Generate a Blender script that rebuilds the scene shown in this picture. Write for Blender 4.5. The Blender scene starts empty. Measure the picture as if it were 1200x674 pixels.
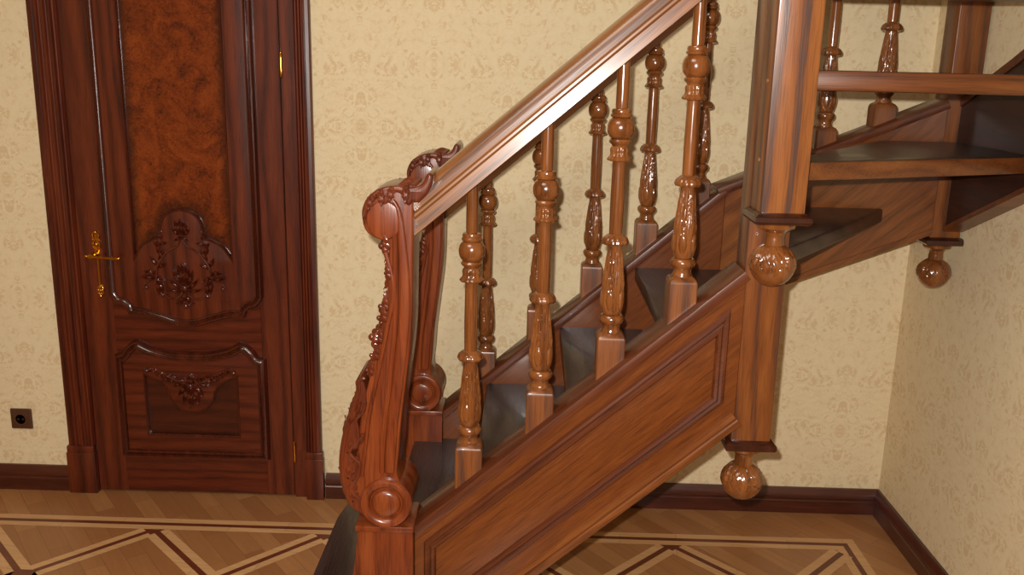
import bpy, bmesh, math, random
from mathutils import Vector, Matrix
random.seed(7)
PI = math.pi
S = bpy.context.scene
COL = S.collection

# ------------------------------------------------------------------ materials
def lin(c):
    return tuple(((v/255)/12.92 if v/255 <= .04045 else ((v/255+.055)/1.055)**2.4) for v in c) + (1,)

class NT:
    def __init__(s, name):
        s.m = bpy.data.materials.new(name); s.m.use_nodes = True
        s.t = s.m.node_tree; s.t.nodes.clear()
        s.out = s.n('ShaderNodeOutputMaterial'); s.b = s.n('ShaderNodeBsdfPrincipled')
        s.l(s.b.outputs[0], s.out.inputs[0])
    def n(s, t, **k):
        o = s.t.nodes.new(t)
        for a, b in k.items(): setattr(o, a, b)
        return o
    def l(s, a, b): s.t.links.new(a, b)
    def put(s, v, sock):
        if hasattr(v, 'links'): s.l(v, sock)
        else: sock.default_value = v
    def math(s, op, a, b=0.0, c=0.0):
        o = s.n('ShaderNodeMath', operation=op)
        s.put(a, o.inputs[0]); s.put(b, o.inputs[1]); s.put(c, o.inputs[2])
        return o.outputs[0]
    def mix(s, f, a, b, mode='MIX'):
        o = s.n('ShaderNodeMix', data_type='RGBA', blend_type=mode)
        s.put(f, o.inputs[0]); s.put(a, o.inputs[6]); s.put(b, o.inputs[7])
        return o.outputs[2]
    def ramp(s, f, stops):
        o = s.n('ShaderNodeValToRGB'); r = o.color_ramp
        while len(r.elements) < len(stops): r.elements.new(.5)
        for e, (p, c) in zip(r.elements, stops): e.position = p; e.color = c
        s.l(f, o.inputs[0]); return o.outputs[0]
    def noise(s, v, scale, detail=3, dist=0.0, rough=.5):
        o = s.n('ShaderNodeTexNoise'); s.l(v, o.inputs['Vector'])
        o.inputs['Scale'].default_value = scale; o.inputs['Detail'].default_value = detail
        o.inputs['Distortion'].default_value = dist; o.inputs['Roughness'].default_value = rough
        return o.outputs[0]
    def set(s, **k):
        for a, v in k.items(): s.put(v, s.b.inputs[a.replace('_', ' ')])

def bw(v): return (v, v, v, 1)

def wood(name, dark, mid, light, axis='Z', tilt=0.0, rough=.28, coat=.35, ring=.5, scale=1.0, bump=.12, bold=0.0, crough=.12):
    t = NT(name)
    tc = t.n('ShaderNodeTexCoord'); oi = t.n('ShaderNodeObjectInfo')
    off = t.n('ShaderNodeVectorMath', operation='SCALE'); off.inputs[0].default_value = (3.1, 2.3, 4.7)
    t.l(oi.outputs['Random'], off.inputs['Scale'])
    add = t.n('ShaderNodeVectorMath', operation='ADD')
    mp = t.n('ShaderNodeMapping'); mp.inputs['Rotation'].default_value = (0, tilt, 0)
    t.l(tc.outputs['Object'], mp.inputs['Vector'])
    t.l(mp.outputs[0], add.inputs[0]); t.l(off.outputs[0], add.inputs[1])
    st = t.n('ShaderNodeMapping')
    sc = [1, 1, 1]; sc['XYZ'.index(axis)] = .13
    st.inputs['Scale'].default_value = [v*scale for v in sc]
    t.l(add.outputs[0], st.inputs['Vector']); v = st.outputs[0]
    g = t.noise(v, 26, 5, .7, .6)
    # growth rings: warped bands
    w = t.n('ShaderNodeTexWave', wave_type='RINGS', rings_direction=axis)
    t.l(v, w.inputs['Vector']); w.inputs['Scale'].default_value = 7
    w.inputs['Distortion'].default_value = 9; w.inputs['Detail'].default_value = 2.5
    w.inputs['Detail Scale'].default_value = .9
    st2 = t.n('ShaderNodeMapping'); sc2 = [1, 1, 1]; sc2['XYZ'.index(axis)] = .035
    st2.inputs['Scale'].default_value = sc2; t.l(add.outputs[0], st2.inputs['Vector'])
    p = t.noise(st2.outputs[0], 330, 2, 0, .5)
    pr = t.ramp(p, [(.34, bw(1)), (.52, bw(0))])
    rg = t.ramp(w.outputs[1], [(.0, bw(.15)), (.3, bw(.6)), (1, bw(.85))])
    f = t.math('ADD', t.math('MULTIPLY', g, 1-ring*.6), t.math('MULTIPLY', rg, ring*.6))
    c = t.ramp(f, [(.14, lin(dark)), (.5, lin(mid)), (.86, lin(light))])
    pf = t.math('MULTIPLY', pr, t.math('SUBTRACT', .62, t.math('MULTIPLY', rg, .42)))
    dk = [v*.62 for v in dark]
    c2 = t.mix(pf, c, lin(dk))
    if bold:   # dark open-grain cathedral lines
        ln = t.ramp(w.outputs[1], [(.0, bw(1)), (.16, bw(.75)), (.34, bw(0))])
        br_ = t.ramp(p, [(.40, bw(1)), (.62, bw(.25))])
        c2 = t.mix(t.math('MULTIPLY', t.math('MULTIPLY', ln, br_), bold), c2, lin((74, 56, 50)))
    bp = t.n('ShaderNodeBump'); bp.inputs['Strength'].default_value = bump; bp.inputs['Distance'].default_value = .0006
    bp.invert = True
    t.l(pr, bp.inputs['Height'])
    t.set(Base_Color=c2, Roughness=rough, Coat_Weight=coat, Coat_Roughness=crough)
    t.l(bp.outputs[0], t.b.inputs['Normal'])
    return t.m

def plain(name, col, rough=.5, metal=0.0, coat=0.0):
    t = NT(name)
    tc = t.n('ShaderNodeTexCoord')
    n = t.noise(tc.outputs['Object'], 60, 3)
    c = t.mix(t.math('MULTIPLY', n, .3), lin(col), lin([v*.8 for v in col]))
    t.set(Base_Color=c, Roughness=rough, Metallic=metal, Coat_Weight=coat)
    return t.m

def wallpaper():
    t = NT('damask_wallpaper')
    tc = t.n('ShaderNodeTexCoord'); sp = t.n('ShaderNodeSeparateXYZ'); t.l(tc.outputs['Object'], sp.inputs[0])
    u = t.math('ADD', sp.outputs[0], sp.outputs[1]); z = sp.outputs[2]
    W = .27
    cell = t.math('FLOOR', t.math('DIVIDE', t.math('ADD', u, 20.0), W))
    par = t.math('MODULO', cell, 2.0)
    up = t.math('PINGPONG', t.math('ADD', u, 20.0), W/2)
    zz = t.math('ADD', z, t.math('MULTIPLY', par, .23))
    zw = t.math('PINGPONG', t.math('ADD', zz, 10.0), .46)
    cb = t.n('ShaderNodeCombineXYZ'); t.l(up, cb.inputs[0]); t.l(zw, cb.inputs[1])
    t.put(t.math('MULTIPLY', par, .0), cb.inputs[2])
    v = cb.outputs[0]
    big = t.noise(v, 9, 1, 1.6, .5)
    leafn = t.noise(v, 27, 1, 2.4, .5)
    fine = t.noise(v, 62, 1, 1.2, .5)
    a = t.ramp(big, [(.40, bw(0)), (.50, bw(1))])
    b = t.ramp(leafn, [(.42, bw(0)), (.50, bw(1))])
    c = t.ramp(fine, [(.40, bw(.25)), (.56, bw(1))])
    m2 = t.math('ADD', t.math('MULTIPLY', t.math('MULTIPLY', a, b), c), t.math('MULTIPLY', t.math('MULTIPLY', t.math('SUBTRACT', 1.0, a), t.math('SUBTRACT', 1.0, b)), t.math('MULTIPLY', c, .3)))
    base = lin((230, 212, 174)); mot = lin((212, 184, 142))
    grain = t.noise(tc.outputs['Object'], 420, 2)
    col = t.mix(t.math('MULTIPLY', m2, .78), base, mot)
    col = t.mix(t.math('MULTIPLY', grain, .12), col, lin((200, 176, 136)))
    t.set(Base_Color=col, Roughness=.75, Specular_IOR_Level=.2)
    return t.m

def parquet(name, c1, c2, rot):
    t = NT(name)
    tc = t.n('ShaderNodeTexCoord'); mp = t.n('ShaderNodeMapping')
    mp.inputs['Rotation'].default_value = (0, 0, rot); t.l(tc.outputs['Object'], mp.inputs['Vector'])
    br = t.n('ShaderNodeTexBrick'); t.l(mp.outputs[0], br.inputs['Vector'])
    br.inputs['Color1'].default_value = lin(c1); br.inputs['Color2'].default_value = lin(c2)
    br.inputs['Mortar'].default_value = lin([v*.72 for v in c2])
    br.inputs['Scale'].default_value = 1; br.inputs['Mortar Size'].default_value = .0007
    br.inputs['Brick Width'].default_value = .42; br.inputs['Row Height'].default_value = .07
    br.inputs['Bias'].default_value = 0
    st = t.n('ShaderNodeMapping'); st.inputs['Scale'].default_value = (.08, 1, 1); t.l(mp.outputs[0], st.inputs['Vector'])
    g = t.noise(st.outputs[0], 60, 5, .6, .6)
    f = t.ramp(g, [(.3, bw(.0)), (.7, bw(1))])
    col = t.mix(t.math('MULTIPLY', f, .35), br.outputs[0], lin([v*.72 for v in c1]))
    t.set(Base_Color=col, Roughness=.38, Coat_Weight=.12, Coat_Roughness=.25)
    return t.m

def burl():
    """mottled burl, toned dark along its border and around the carved shield"""
    t = NT('burl_veneer')
    tc = t.n('ShaderNodeTexCoord'); v = tc.outputs['Object']
    a = t.noise(v, 9, 4, 1.6, .6); b = t.noise(v, 55, 3, 1.8, .6); c0 = t.noise(v, 150, 2, .5, .5)
    f = t.math('ADD', t.math('MULTIPLY', a, .5), t.math('ADD', t.math('MULTIPLY', b, .36), t.math('MULTIPLY', c0, .14)))
    c = t.ramp(f, [(.36, lin((66, 24, 9))), (.48, lin((108, 43, 14))), (.62, lin((134, 60, 20)))])
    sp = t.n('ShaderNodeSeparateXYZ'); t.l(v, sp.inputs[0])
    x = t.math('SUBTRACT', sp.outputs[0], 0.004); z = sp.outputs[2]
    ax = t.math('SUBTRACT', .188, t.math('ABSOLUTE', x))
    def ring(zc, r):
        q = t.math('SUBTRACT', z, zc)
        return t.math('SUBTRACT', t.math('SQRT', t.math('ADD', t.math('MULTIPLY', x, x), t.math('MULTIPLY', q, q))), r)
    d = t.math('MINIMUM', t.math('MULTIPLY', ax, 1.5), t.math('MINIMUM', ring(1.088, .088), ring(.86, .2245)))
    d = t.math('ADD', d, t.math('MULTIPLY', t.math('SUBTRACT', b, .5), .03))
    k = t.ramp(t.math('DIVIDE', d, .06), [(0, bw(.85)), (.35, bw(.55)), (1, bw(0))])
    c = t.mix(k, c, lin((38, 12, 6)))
    t.set(Base_Color=c, Roughness=.24, Coat_Weight=.4, Coat_Roughness=.1)
    return t.m

TILT = math.atan(.877)
D1, M1, L1 = (66, 34, 16), (112, 61, 27), (144, 86, 41)
W_V = wood('oak_vertical', D1, M1, L1, 'Z', rough=.34, coat=.2, ring=.6, bold=.35)
W_X = wood('oak_along_run', D1, M1, L1, 'X')
W_T = wood('oak_inclined', D1, M1, L1, 'X', TILT, ring=.3)
W_RAIL = wood('handrail_oak', (76, 42, 20), (126, 76, 36), (158, 102, 54), 'X', TILT, rough=.36, coat=.8, ring=.6, bold=.45, crough=.21)
W_PANEL = wood('panel_oak', (84, 42, 16), (106, 54, 21), (124, 68, 28), 'X', TILT, ring=.1, scale=2.6)
W_TURN = wood('turned_oak', (74, 38, 16), (118, 66, 29), (148, 90, 45), 'Z', rough=.2, coat=.6, ring=.5)
W_NEWEL = wood('newel_mahogany', (72, 27, 11), (114, 49, 20), (144, 72, 32), 'Z', rough=.3, coat=.3, ring=.35)
W_MOULD = wood('dark_oak_moulding', (58, 26, 12), (88, 42, 20), (112, 60, 30), 'X', TILT, rough=.34, coat=.2, ring=.2)
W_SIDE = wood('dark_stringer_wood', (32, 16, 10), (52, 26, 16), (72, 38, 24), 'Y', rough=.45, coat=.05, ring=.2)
W_POST = wood('bold_grain_oak', (70, 44, 34), (124, 70, 32), (158, 97, 47), 'Z', rough=.38, coat=.12, ring=.6, bold=.9)
W_EDGE = wood('tread_edge_oak', (72, 36, 15), (104, 55, 22), (130, 76, 33), 'X', rough=.35, coat=.2)
W_TREAD = wood('tread_dark_oak', (28, 18, 16), (46, 31, 28), (70, 52, 47), 'Y', rough=.36, coat=.2, ring=.8, bump=.5)
W_DOOR = wood('door_oak', (46, 14, 7), (86, 31, 14), (120, 52, 24), 'Z', rough=.34, coat=.22, ring=.6)
W_DOORX = wood('door_oak_rail', (48, 15, 7), (84, 29, 14), (112, 47, 22), 'X', rough=.3, coat=.3, ring=.5)
W_CARVE = wood('door_carving_wood', (52, 17, 9), (82, 30, 15), (108, 46, 24), 'Z', rough=.2, coat=.6, ring=.2)
W_DMOULD = wood('door_moulding_wood', (40, 13, 7), (70, 25, 12), (98, 40, 20), 'Z', rough=.22, coat=.5, ring=.2)
W_FIELD = wood('toned_field_wood', (36, 11, 6), (64, 21, 10), (86, 34, 16), 'X', rough=.3, coat=.3, ring=.4)
W_STAIN = wood('dark_stained_moulding', (34, 14, 8), (56, 24, 12), (78, 36, 18), 'Z', rough=.26, coat=.5, ring=.2)
W_BASE = wood('baseboard_wood', (44, 17, 10), (74, 30, 18), (96, 44, 26), 'X', rough=.3, coat=.35, ring=.2)
W_BASEY = wood('baseboard_wood_deep', (44, 17, 10), (74, 30, 18), (96, 44, 26), 'Y', rough=.3, coat=.35, ring=.2)
BURL = burl()
PAPER = wallpaper()
OAKF = parquet('oak_parquet', (178, 125, 77), (152, 99, 57), math.radians(52))
INL_L = parquet('maple_inlay', (216, 168, 116), (206, 156, 104), math.radians(7))
INL_D = parquet('merbau_inlay', (112, 54, 32), (98, 44, 26), math.radians(7))
BRASS = plain('polished_brass', (222, 160, 66), .16, 1.0)
CEIL = plain('white_ceiling_paint', (232, 228, 218), .8)
SOCK = plain('brown_plastic', (84, 52, 34), .35)
SOCKD = plain('dark_plastic', (26, 17, 13), .4)

# ------------------------------------------------------------------ mesh helpers
ORIG = {}
def empty(name, loc, label=None, cat=None, kind=None):
    o = bpy.data.objects.new(name, None); COL.objects.link(o); o.location = loc
    o.empty_display_size = .1
    if label: o['label'] = label
    if cat: o['category'] = cat
    if kind: o['kind'] = kind
    ORIG[o.name] = Vector(loc)
    return o

def obj(name, bm, mat, parent=None, loc=None, angle=35, local=False):
    """bm in world coordinates (unless local); loc = object origin in the world"""
    me = bpy.data.meshes.new(name)
    po = ORIG[parent.name] if parent is not None else Vector((0, 0, 0))
    L = Vector(loc) if loc is not None else po
    if not local:
        bmesh.ops.translate(bm, verts=bm.verts, vec=-L)
    bmesh.ops.recalc_face_normals(bm, faces=bm.faces)
    bm.to_mesh(me); bm.free()
    for p in me.polygons: p.use_smooth = True
    me.set_sharp_from_angle(angle=math.radians(angle))
    for m in (mat if isinstance(mat, (list, tuple)) else [mat]): me.materials.append(m)
    o = bpy.data.objects.new(name, me); COL.objects.link(o)
    if parent is not None: o.parent = parent
    o.location = L - po
    ORIG[o.name] = L
    return o

def tagd(o, label=None, cat=None, kind=None, group=None):
    for k, v in (('label', label), ('category', cat), ('kind', kind), ('group', group)):
        if v: o[k] = v
    return o

def new(): return bmesh.new()

def box(bm, x0, x1, y0, y1, z0, z1, bev=0.0, seg=2):
    r = bmesh.ops.create_cube(bm, size=1)
    vs = r['verts']
    for v in vs:
        v.co = ((x0+x1)/2+v.co.x*(x1-x0), (y0+y1)/2+v.co.y*(y1-y0), (z0+z1)/2+v.co.z*(z1-z0))
    if bev:
        es = list({e for v in vs for e in v.link_edges})
        bmesh.ops.bevel(bm, geom=es, offset=bev, segments=seg, profile=.5, affect='EDGES')
    return bm

def prism(bm, pts, a0, a1, f, bev=0.0, seg=2):
    """polygon pts (u,v) pushed from a0 to a1; f(u,v,a)->xyz"""
    A = [bm.verts.new(f(u, v, a0)) for u, v in pts]; B = [bm.verts.new(f(u, v, a1)) for u, v in pts]
    n = len(pts)
    fs = [bm.faces.new(A), bm.faces.new(B[::-1])]
    for i in range(n): fs.append(bm.faces.new((A[i], B[i], B[(i+1) % n], A[(i+1) % n])))
    if bev:
        bmesh.ops.recalc_face_normals(bm, faces=fs)
        es = list({e for q in fs for e in q.edges})
        es = [e for e in es if len(e.link_faces) == 2 and e.calc_face_angle(0) > .5]
        bmesh.ops.bevel(bm, geom=es, offset=bev, segments=seg, profile=.5, affect='EDGES')
    return bm
XZ = lambda u, v, a: (u, a, v)
XY = lambda u, v, a: (u, v, a)
YZ = lambda u, v, a: (a, u, v)

def spline(pts, n=8, closed=False):
    P = [Vector((*p, 0)) if len(p) == 2 else Vector(p) for p in pts]; out = []
    N = len(P); rng = range(N if closed else N-1)
    for i in rng:
        g = (lambda k: P[k % N]) if closed else (lambda k: P[min(max(k, 0), N-1)])
        a, b, c, d = g(i-1), g(i), g(i+1), g(i+2)
        for k in range(n):
            t = k/n
            out.append(.5*((2*b)+(c-a)*t+(2*a-5*b+4*c-d)*t*t+(3*b-a-3*c+d)*t**3))
    if not closed: out.append(P[-1])
    return [tuple(p[:len(pts[0])]) for p in out]

def plate(bm, loops, depth, bev, f, a):
    """filled 2-D outline (holes allowed) with rounded rims; f(u,v,w), w centred on a"""
    cu = bpy.data.curves.new('outline', 'CURVE'); cu.dimensions = '2D'; cu.fill_mode = 'BOTH'
    cu.extrude = max(depth/2-bev, 0); cu.bevel_depth = bev; cu.bevel_resolution = 2; cu.offset = -bev
    for lp in loops:
        s = cu.splines.new('POLY'); s.points.add(len(lp)-1)
        for q, p in zip(s.points, lp): q.co = (p[0], p[1], 0, 1)
        s.use_cyclic_u = True
    o = bpy.data.objects.new('outline', cu); COL.objects.link(o)
    dg = bpy.context.evaluated_depsgraph_get()
    me = bpy.data.meshes.new_from_object(o.evaluated_get(dg))
    tmp = bmesh.new(); tmp.from_mesh(me)
    bmesh.ops.remove_doubles(tmp, verts=tmp.verts, dist=1e-5)
    mp = {v: bm.verts.new(f(v.co.x, v.co.y, a+v.co.z)) for v in tmp.verts}
    for q in tmp.faces:
        try: bm.faces.new([mp[v] for v in q.verts])
        except ValueError: pass
    tmp.free(); bpy.data.objects.remove(o); bpy.data.curves.remove(cu); bpy.data.meshes.remove(me)
    return bm

def sweep(bm, path, prof, nrm, closed=False, closed_prof=True):
    """profile (side, out): side = nrm x tangent, out = nrm; mitred at the corners"""
    P = []
    for p in path:
        if not P or (Vector(p)-P[-1]).length > 1e-5: P.append(Vector(p))
    if closed and (P[0]-P[-1]).length < 1e-5: P.pop()
    N = Vector(nrm).normalized(); n = len(P); rings = []
    for i in range(n):
        a = P[i-1] if (closed or i > 0) else None; b = P[(i+1) % n] if (closed or i < n-1) else None
        t1 = (P[i]-a).normalized() if a is not None else None
        t2 = (b-P[i]).normalized() if b is not None else None
        if t1 is None: t1 = t2
        if t2 is None: t2 = t1
        s1, s2 = N.cross(t1), N.cross(t2); s = s1+s2
        s = s.normalized() if s.length > 1e-6 else s1
        k = 1/max(s.dot(s1), .35)
        rings.append([bm.verts.new(P[i]+s*(k*u)+N*v) for u, v in prof])
    m = len(prof)
    for i in range(n if closed else n-1):
        A, B = rings[i], rings[(i+1) % n]
        for j in range(m if closed_prof else m-1):
            bm.faces.new((A[j], B[j], B[(j+1) % m], A[(j+1) % m]))
    if not closed and closed_prof:
        bm.faces.new(rings[0]); bm.faces.new(rings[-1][::-1])
    return bm

def lathe(bm, prof, seg=48, mod=None, f=lambda x, y, z: (x, y, z)):
    rings = []
    for r, z in prof:
        if r < 1e-6: rings.append([bm.verts.new(f(0, 0, z))]); continue
        ring = []
        for k in range(seg):
            th = 2*PI*k/seg; rr = mod(th, z, r) if mod else r
            ring.append(bm.verts.new(f(rr*math.cos(th), rr*math.sin(th), z)))
        rings.append(ring)
    for A, B in zip(rings, rings[1:]):
        for k in range(seg):
            a = [A[0]] if len(A) == 1 else [A[k], A[(k+1) % seg]]
            b = [B[0]] if len(B) == 1 else [B[(k+1) % seg], B[k]]
            if len(a)+len(b) > 2: bm.faces.new(a+b)
    if len(rings[0]) > 1: bm.faces.new(rings[0][::-1])
    if len(rings[-1]) > 1: bm.faces.new(rings[-1])
    return bm

def dense(prof, step):
    out = [prof[0]]
    for (r0, z0), (r1, z1) in zip(prof, prof[1:]):
        n = max(1, int(math.hypot(r1-r0, z1-z0)/step))
        for k in range(1, n+1): out.append((r0+(r1-r0)*k/n, z0+(z1-z0)*k/n))
    return out

def tube(bm, path, radii, seg=10):
    P = [Vector(p) for p in path]; n = len(P); ref = Vector((0.13, 1, .07)).normalized(); rings = []
    if not isinstance(radii, (list, tuple)): radii = [radii]*n
    for i in range(n):
        t = (P[min(i+1, n-1)]-P[max(i-1, 0)]).normalized()
        if abs(t.dot(ref)) > .95: ref = Vector((1, .1, .1)).normalized()
        s = t.cross(ref).normalized(); u = s.cross(t)
        rings.append([bm.verts.new(P[i]+(s*math.cos(2*PI*k/seg)+u*math.sin(2*PI*k/seg))*radii[i]) for k in range(seg)])
    for A, B in zip(rings, rings[1:]):
        for k in range(seg): bm.faces.new((A[k], A[(k+1) % seg], B[(k+1) % seg], B[k]))
    bm.faces.new(rings[0][::-1]); bm.faces.new(rings[-1])
    return bm

def ball(bm, c, r, sc=(1, 1, 1), seg=14):
    res = bmesh.ops.create_uvsphere(bm, u_segments=seg, v_segments=max(6, seg*2//3), radius=r)
    for v in res['verts']: v.co = Vector((v.co.x*sc[0]+c[0], v.co.y*sc[1]+c[1], v.co.z*sc[2]+c[2]))
    return bm

def leaf(bm, base, d, nrm, length, width, curl=.0, bend=.0, lobes=4, thick=None, nu=18, nv=8):
    """a domed acanthus leaf lying on a surface: d = growth direction, nrm = surface normal"""
    d = Vector(d).normalized(); N = Vector(nrm).normalized(); sd = N.cross(d).normalized(); N = d.cross(sd).normalized()
    B = Vector(base); th = thick if thick else width*.32
    top, bot = [], []
    for i in range(nu+1):
        u = i/nu
        w = width/2*(math.sin(PI*min(1, (u*.93+.07)))**.75)*(1-.32*abs(math.sin(PI*lobes*u))**3)
        c = B+d*(length*u)+sd*(bend*length*u*u)+N*(curl*length*u**2.4)
        rt, rb = [], []
        for j in range(nv+1):
            v = -1+2*j/nv
            h = th*(1-v*v)*(.55+.45*math.sin(PI*min(1, u+.12)))-th*.38*math.exp(-(v/.16)**2)+th*.16*math.cos(v*9+u*14)*(1-v*v)
            back = d*(-abs(v)*width*.22)
            p = c+sd*(v*w)+back*(1-u*.4)
            rt.append(bm.verts.new(p+N*max(h, .0002))); rb.append(bm.verts.new(p-N*(th*.25)))
        top.append(rt); bot.append(rb)
    for i in range(nu):
        for j in range(nv):
            bm.faces.new((top[i][j], top[i+1][j], top[i+1][j+1], top[i][j+1]))
            bm.faces.new((bot[i][j], bot[i][j+1], bot[i+1][j+1], bot[i+1][j]))
        bm.faces.new((top[i][0], bot[i][0], bot[i+1][0], top[i+1][0]))
        bm.faces.new((top[i][nv], top[i+1][nv], bot[i+1][nv], bot[i][nv]))
    bm.faces.new(top[0]+bot[0][::-1]); bm.faces.new(top[nu][::-1]+bot[nu])
    return bm

# ------------------------------------------------------------------ setting
WY, WX = 3.435, 1.452           # back wall plane, right wall plane
XLW, YF, ZC = -3.3, -2.2, 3.3
DX0, DX1, DZ1 = -1.735, -.885, 2.14   # doorway

b = new()
box(b, XLW-.12, DX0, WY, WY+.14, 0, ZC); box(b, DX1, WX+.12, WY, WY+.14, 0, ZC); box(b, DX0, DX1, WY, WY+.14, DZ1, ZC)
tagd(obj('wall_back', b, PAPER), 'cream damask papered wall behind the staircase', None, 'structure')
tagd(obj('wall_right', box(new(), WX, WX+.12, YF, WY, 0, ZC), PAPER), 'cream damask papered side wall at the right', None, 'structure')
tagd(obj('wall_left', box(new(), XLW-.12, XLW, YF, WY, 0, ZC), PAPER), None, None, 'structure')
tagd(obj('wall_front', box(new(), XLW-.12, WX+.12, YF-.12, YF, 0, ZC), PAPER), None, None, 'structure')
tagd(obj('ceiling', box(new(), XLW-.12, WX+.12, YF-.12, WY+.14, ZC, ZC+.1), CEIL), None, None, 'structure')

# floor with inlaid border
def strip(bm, p, q, w, mi, z=.0004):
    a = Vector((p[0], p[1], 0)); c = Vector((q[0], q[1], 0)); s = Vector((0, 0, 1)).cross((c-a).normalized())*(w/2)
    fc = bm.faces.new([bm.verts.new((v.x, v.y, z)) for v in (a-s, c-s, c+s, a+s)]); fc.material_index = mi
b = box(new(), XLW-.12, WX+.12, YF-.12, WY+.14, -.1, 0)
BX0, BX1, BY1, BY0 = -2.9, 1.282, 3.210, 2.35
for (o, w, mi) in ((.016, .032, 1), (.0425, .021, 2), (.0685, .031, 1)):
    x0, x1, y0, y1 = BX0+o, BX1-o, BY0+o, BY1-o
    strip(b, (x0-w/2, y1), (x1+w/2, y1), w, mi); strip(b, (x1, y1-w/2), (x1, y0+w/2), w, mi, .0005)
    strip(b, (x0-w/2, y0), (x1+w/2, y0), w, mi); strip(b, (x0, y1-w/2), (x0, y0+w/2), w, mi, .0005)
tops = [.575-.6485*k for k in range(-1, 6)]
YT, YB = 3.122, 2.45
ym = (YT+YB)/2; hx = .6485/2
def diag(p, q, z):
    p, q = Vector((*p, 0)), Vector((*q, 0)); s = Vector((0, 0, 1)).cross((q-p).normalized())
    for off, w, mi in ((-.0265, .031, 1), (0, .021, 2), (.0265, .031, 1)):
        strip(b, (p+s*off)[:2], (q+s*off)[:2], w, mi, z)
for t in tops:
    for sgn in (-1, 1):
        for y0, y1 in ((YT, ym), (YB, ym)):
            x1 = t+sgn*hx
            if t > 1.2 and sgn > 0: continue
            if t < -2.6: continue
            ys = 1 if y1 < y0 else -1
            diag((t+sgn*.018, y0-ys*.018), (x1, y1), .0008+.0001*(sgn > 0))
    if t < 1.2:
        for y in (ym,):
            x = t+hx
            strip(b, (x-.035, y), (x+.035, y), .07, 2, .0013)
        fc = b.faces.new([b.verts.new((xx, yy, .0014)) for xx, yy in ((t-.042, YT+.002), (t, YT-.040), (t+.042, YT+.002))]); fc.material_index = 2
tagd(obj('floor', b, [OAKF, INL_L, INL_D]), 'oak parquet floor with a light and dark inlaid border', None, 'structure')

# baseboards
HB = .106
bprof = [(0, 0), (0, .020), (.052, .020), (.056, .017), (.062, .017), (.066, .021), (.078, .021), (.088, .016), (.098, .013), (HB, .009), (HB, 0)]
b = new()
for xa, xb in ((XLW, -1.832), (-.785, WX-.0005)):
    P = [(xa, WY, 0), (xb, WY, 0)]
    sweep(b, P, [(u, v) for u, v in bprof], (0, -1, 0))
bb = obj('baseboard_back', b, W_BASE); tagd(bb, 'dark brown wooden baseboard along the back wall', None, 'structure')
b = new(); sweep(b, [(WX, WY-.0005, 0), (WX, YF, 0)], bprof, (-1, 0, 0))
bb = obj('baseboard_right', b, W_BASEY); tagd(bb, 'dark brown wooden baseboard along the right wall', None, 'structure')

# ------------------------------------------------------------------ door casing
cas = empty('trim_1', (-1.31, WY, 0), 'dark fluted wooden casing around the carved door', None, 'structure')
def flute(w, jl=0.0):
    """vertical casing section across its width w (u) with fluting, jl = plain strip on the inner side"""
    p = [(0, 0), (0, .020), (.004, .026), (.016, .028), (.021, .022)]
    n = 3; f0 = .024; fw = (w-jl-.030)/n
    for k in range(n):
        a = f0+k*fw
        p += [(a, .024), (a+fw*.18, .027), (a+fw*.5, .027), (a+fw*.66, .018), (a+fw*.82, .017)]
    p += [(w-jl-.004, .024)]
    if jl: p += [(w-jl, .010), (w-.002, .010)]
    p += [(w, .008), (w, 0)]
    return p
ZP = .205
for nm, x0, w, jl, sg in (('casing_left', -1.820, .106, 0, 1), ('casing_right', -.797, .114, .052, -1)):
    b = new()
    rows = [[b.verts.new((x0+sg*u, WY-v, z)) for u, v in flute(w, jl)] for z in (ZP, 2.26)]
    A, B = rows
    for i in range(len(A)-1): b.faces.new((A[i], A[i+1], B[i+1], B[i]))
    b.faces.new((A[0], B[0], B[-1], A[-1])); b.faces.new(A); b.faces.new(B[::-1])
    obj('fluted_casing', b, W_DOOR, cas)
    b = new(); wv = w-jl
    xa, xb = sorted((x0-sg*.008, x0+sg*(wv+.001)))
    box(b, xa, xb, WY-.036, WY, 0, ZP-.028, .004)
    box(b, xa+.002, xb-.002, WY-.033, WY, ZP-.034, ZP, .006)
    if jl: box(b, x0+sg*w, x0+sg*(w-jl), WY-.010, WY, 0, ZP) if sg < 0 else None
    obj('plinth_block', b, W_DOOR, cas)
b = new(); box(b, -1.85, -.765, WY-.034, WY, 2.26, 2.40, .006); box(b, -1.88, -.735, WY-.06, WY, 2.40, 2.44, .01)
obj('head_casing', b, W_DOORX, cas)

# ------------------------------------------------------------------ door
door = empty('door_1', (-1.31, WY, 0), 'dark carved wooden door with burl panel and ornate brass lever handle', None, 'structure')
LY = WY-.010                       # leaf front plane
LX0, LX1 = -1.713, -.914
b = new()
for (x0, x1) in ((LX0, -1.598), (-1.022, LX1)): box(b, x0, x1, LY, LY+.04, .008, 2.12, .0018, 1)
leafm = obj('door_stiles', b, W_DOOR, door)
b = new(); box(b, -1.598, -1.022, LY+.0006, LY+.04, .008, 2.12, .0012, 1)
obj('door_rails', b, W_DOORX, door)
OUT = lambda u, v, a: (u, LY-a, v)

def moulding(bm, loop, w, h):
    prof = [(-w*.5, -.004), (-w*.5, h*.5), (-w*.36, h*.95), (-w*.2, h), (-w*.08, h*.72), (w*.06, h*.62), (w*.16, h*.86), (w*.28, h*.8), (w*.42, h*.3), (w*.5, .0), (w*.5, -.004)]
    return sweep(bm, [(u, LY, v) for u, v in loop], prof, (0, -1, 0), closed=True)
CX = -1.306
def mir(pts): return pts+[(2*CX-u, v) for u, v in pts[::-1] if abs(u-CX) > 1e-4]
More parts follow.
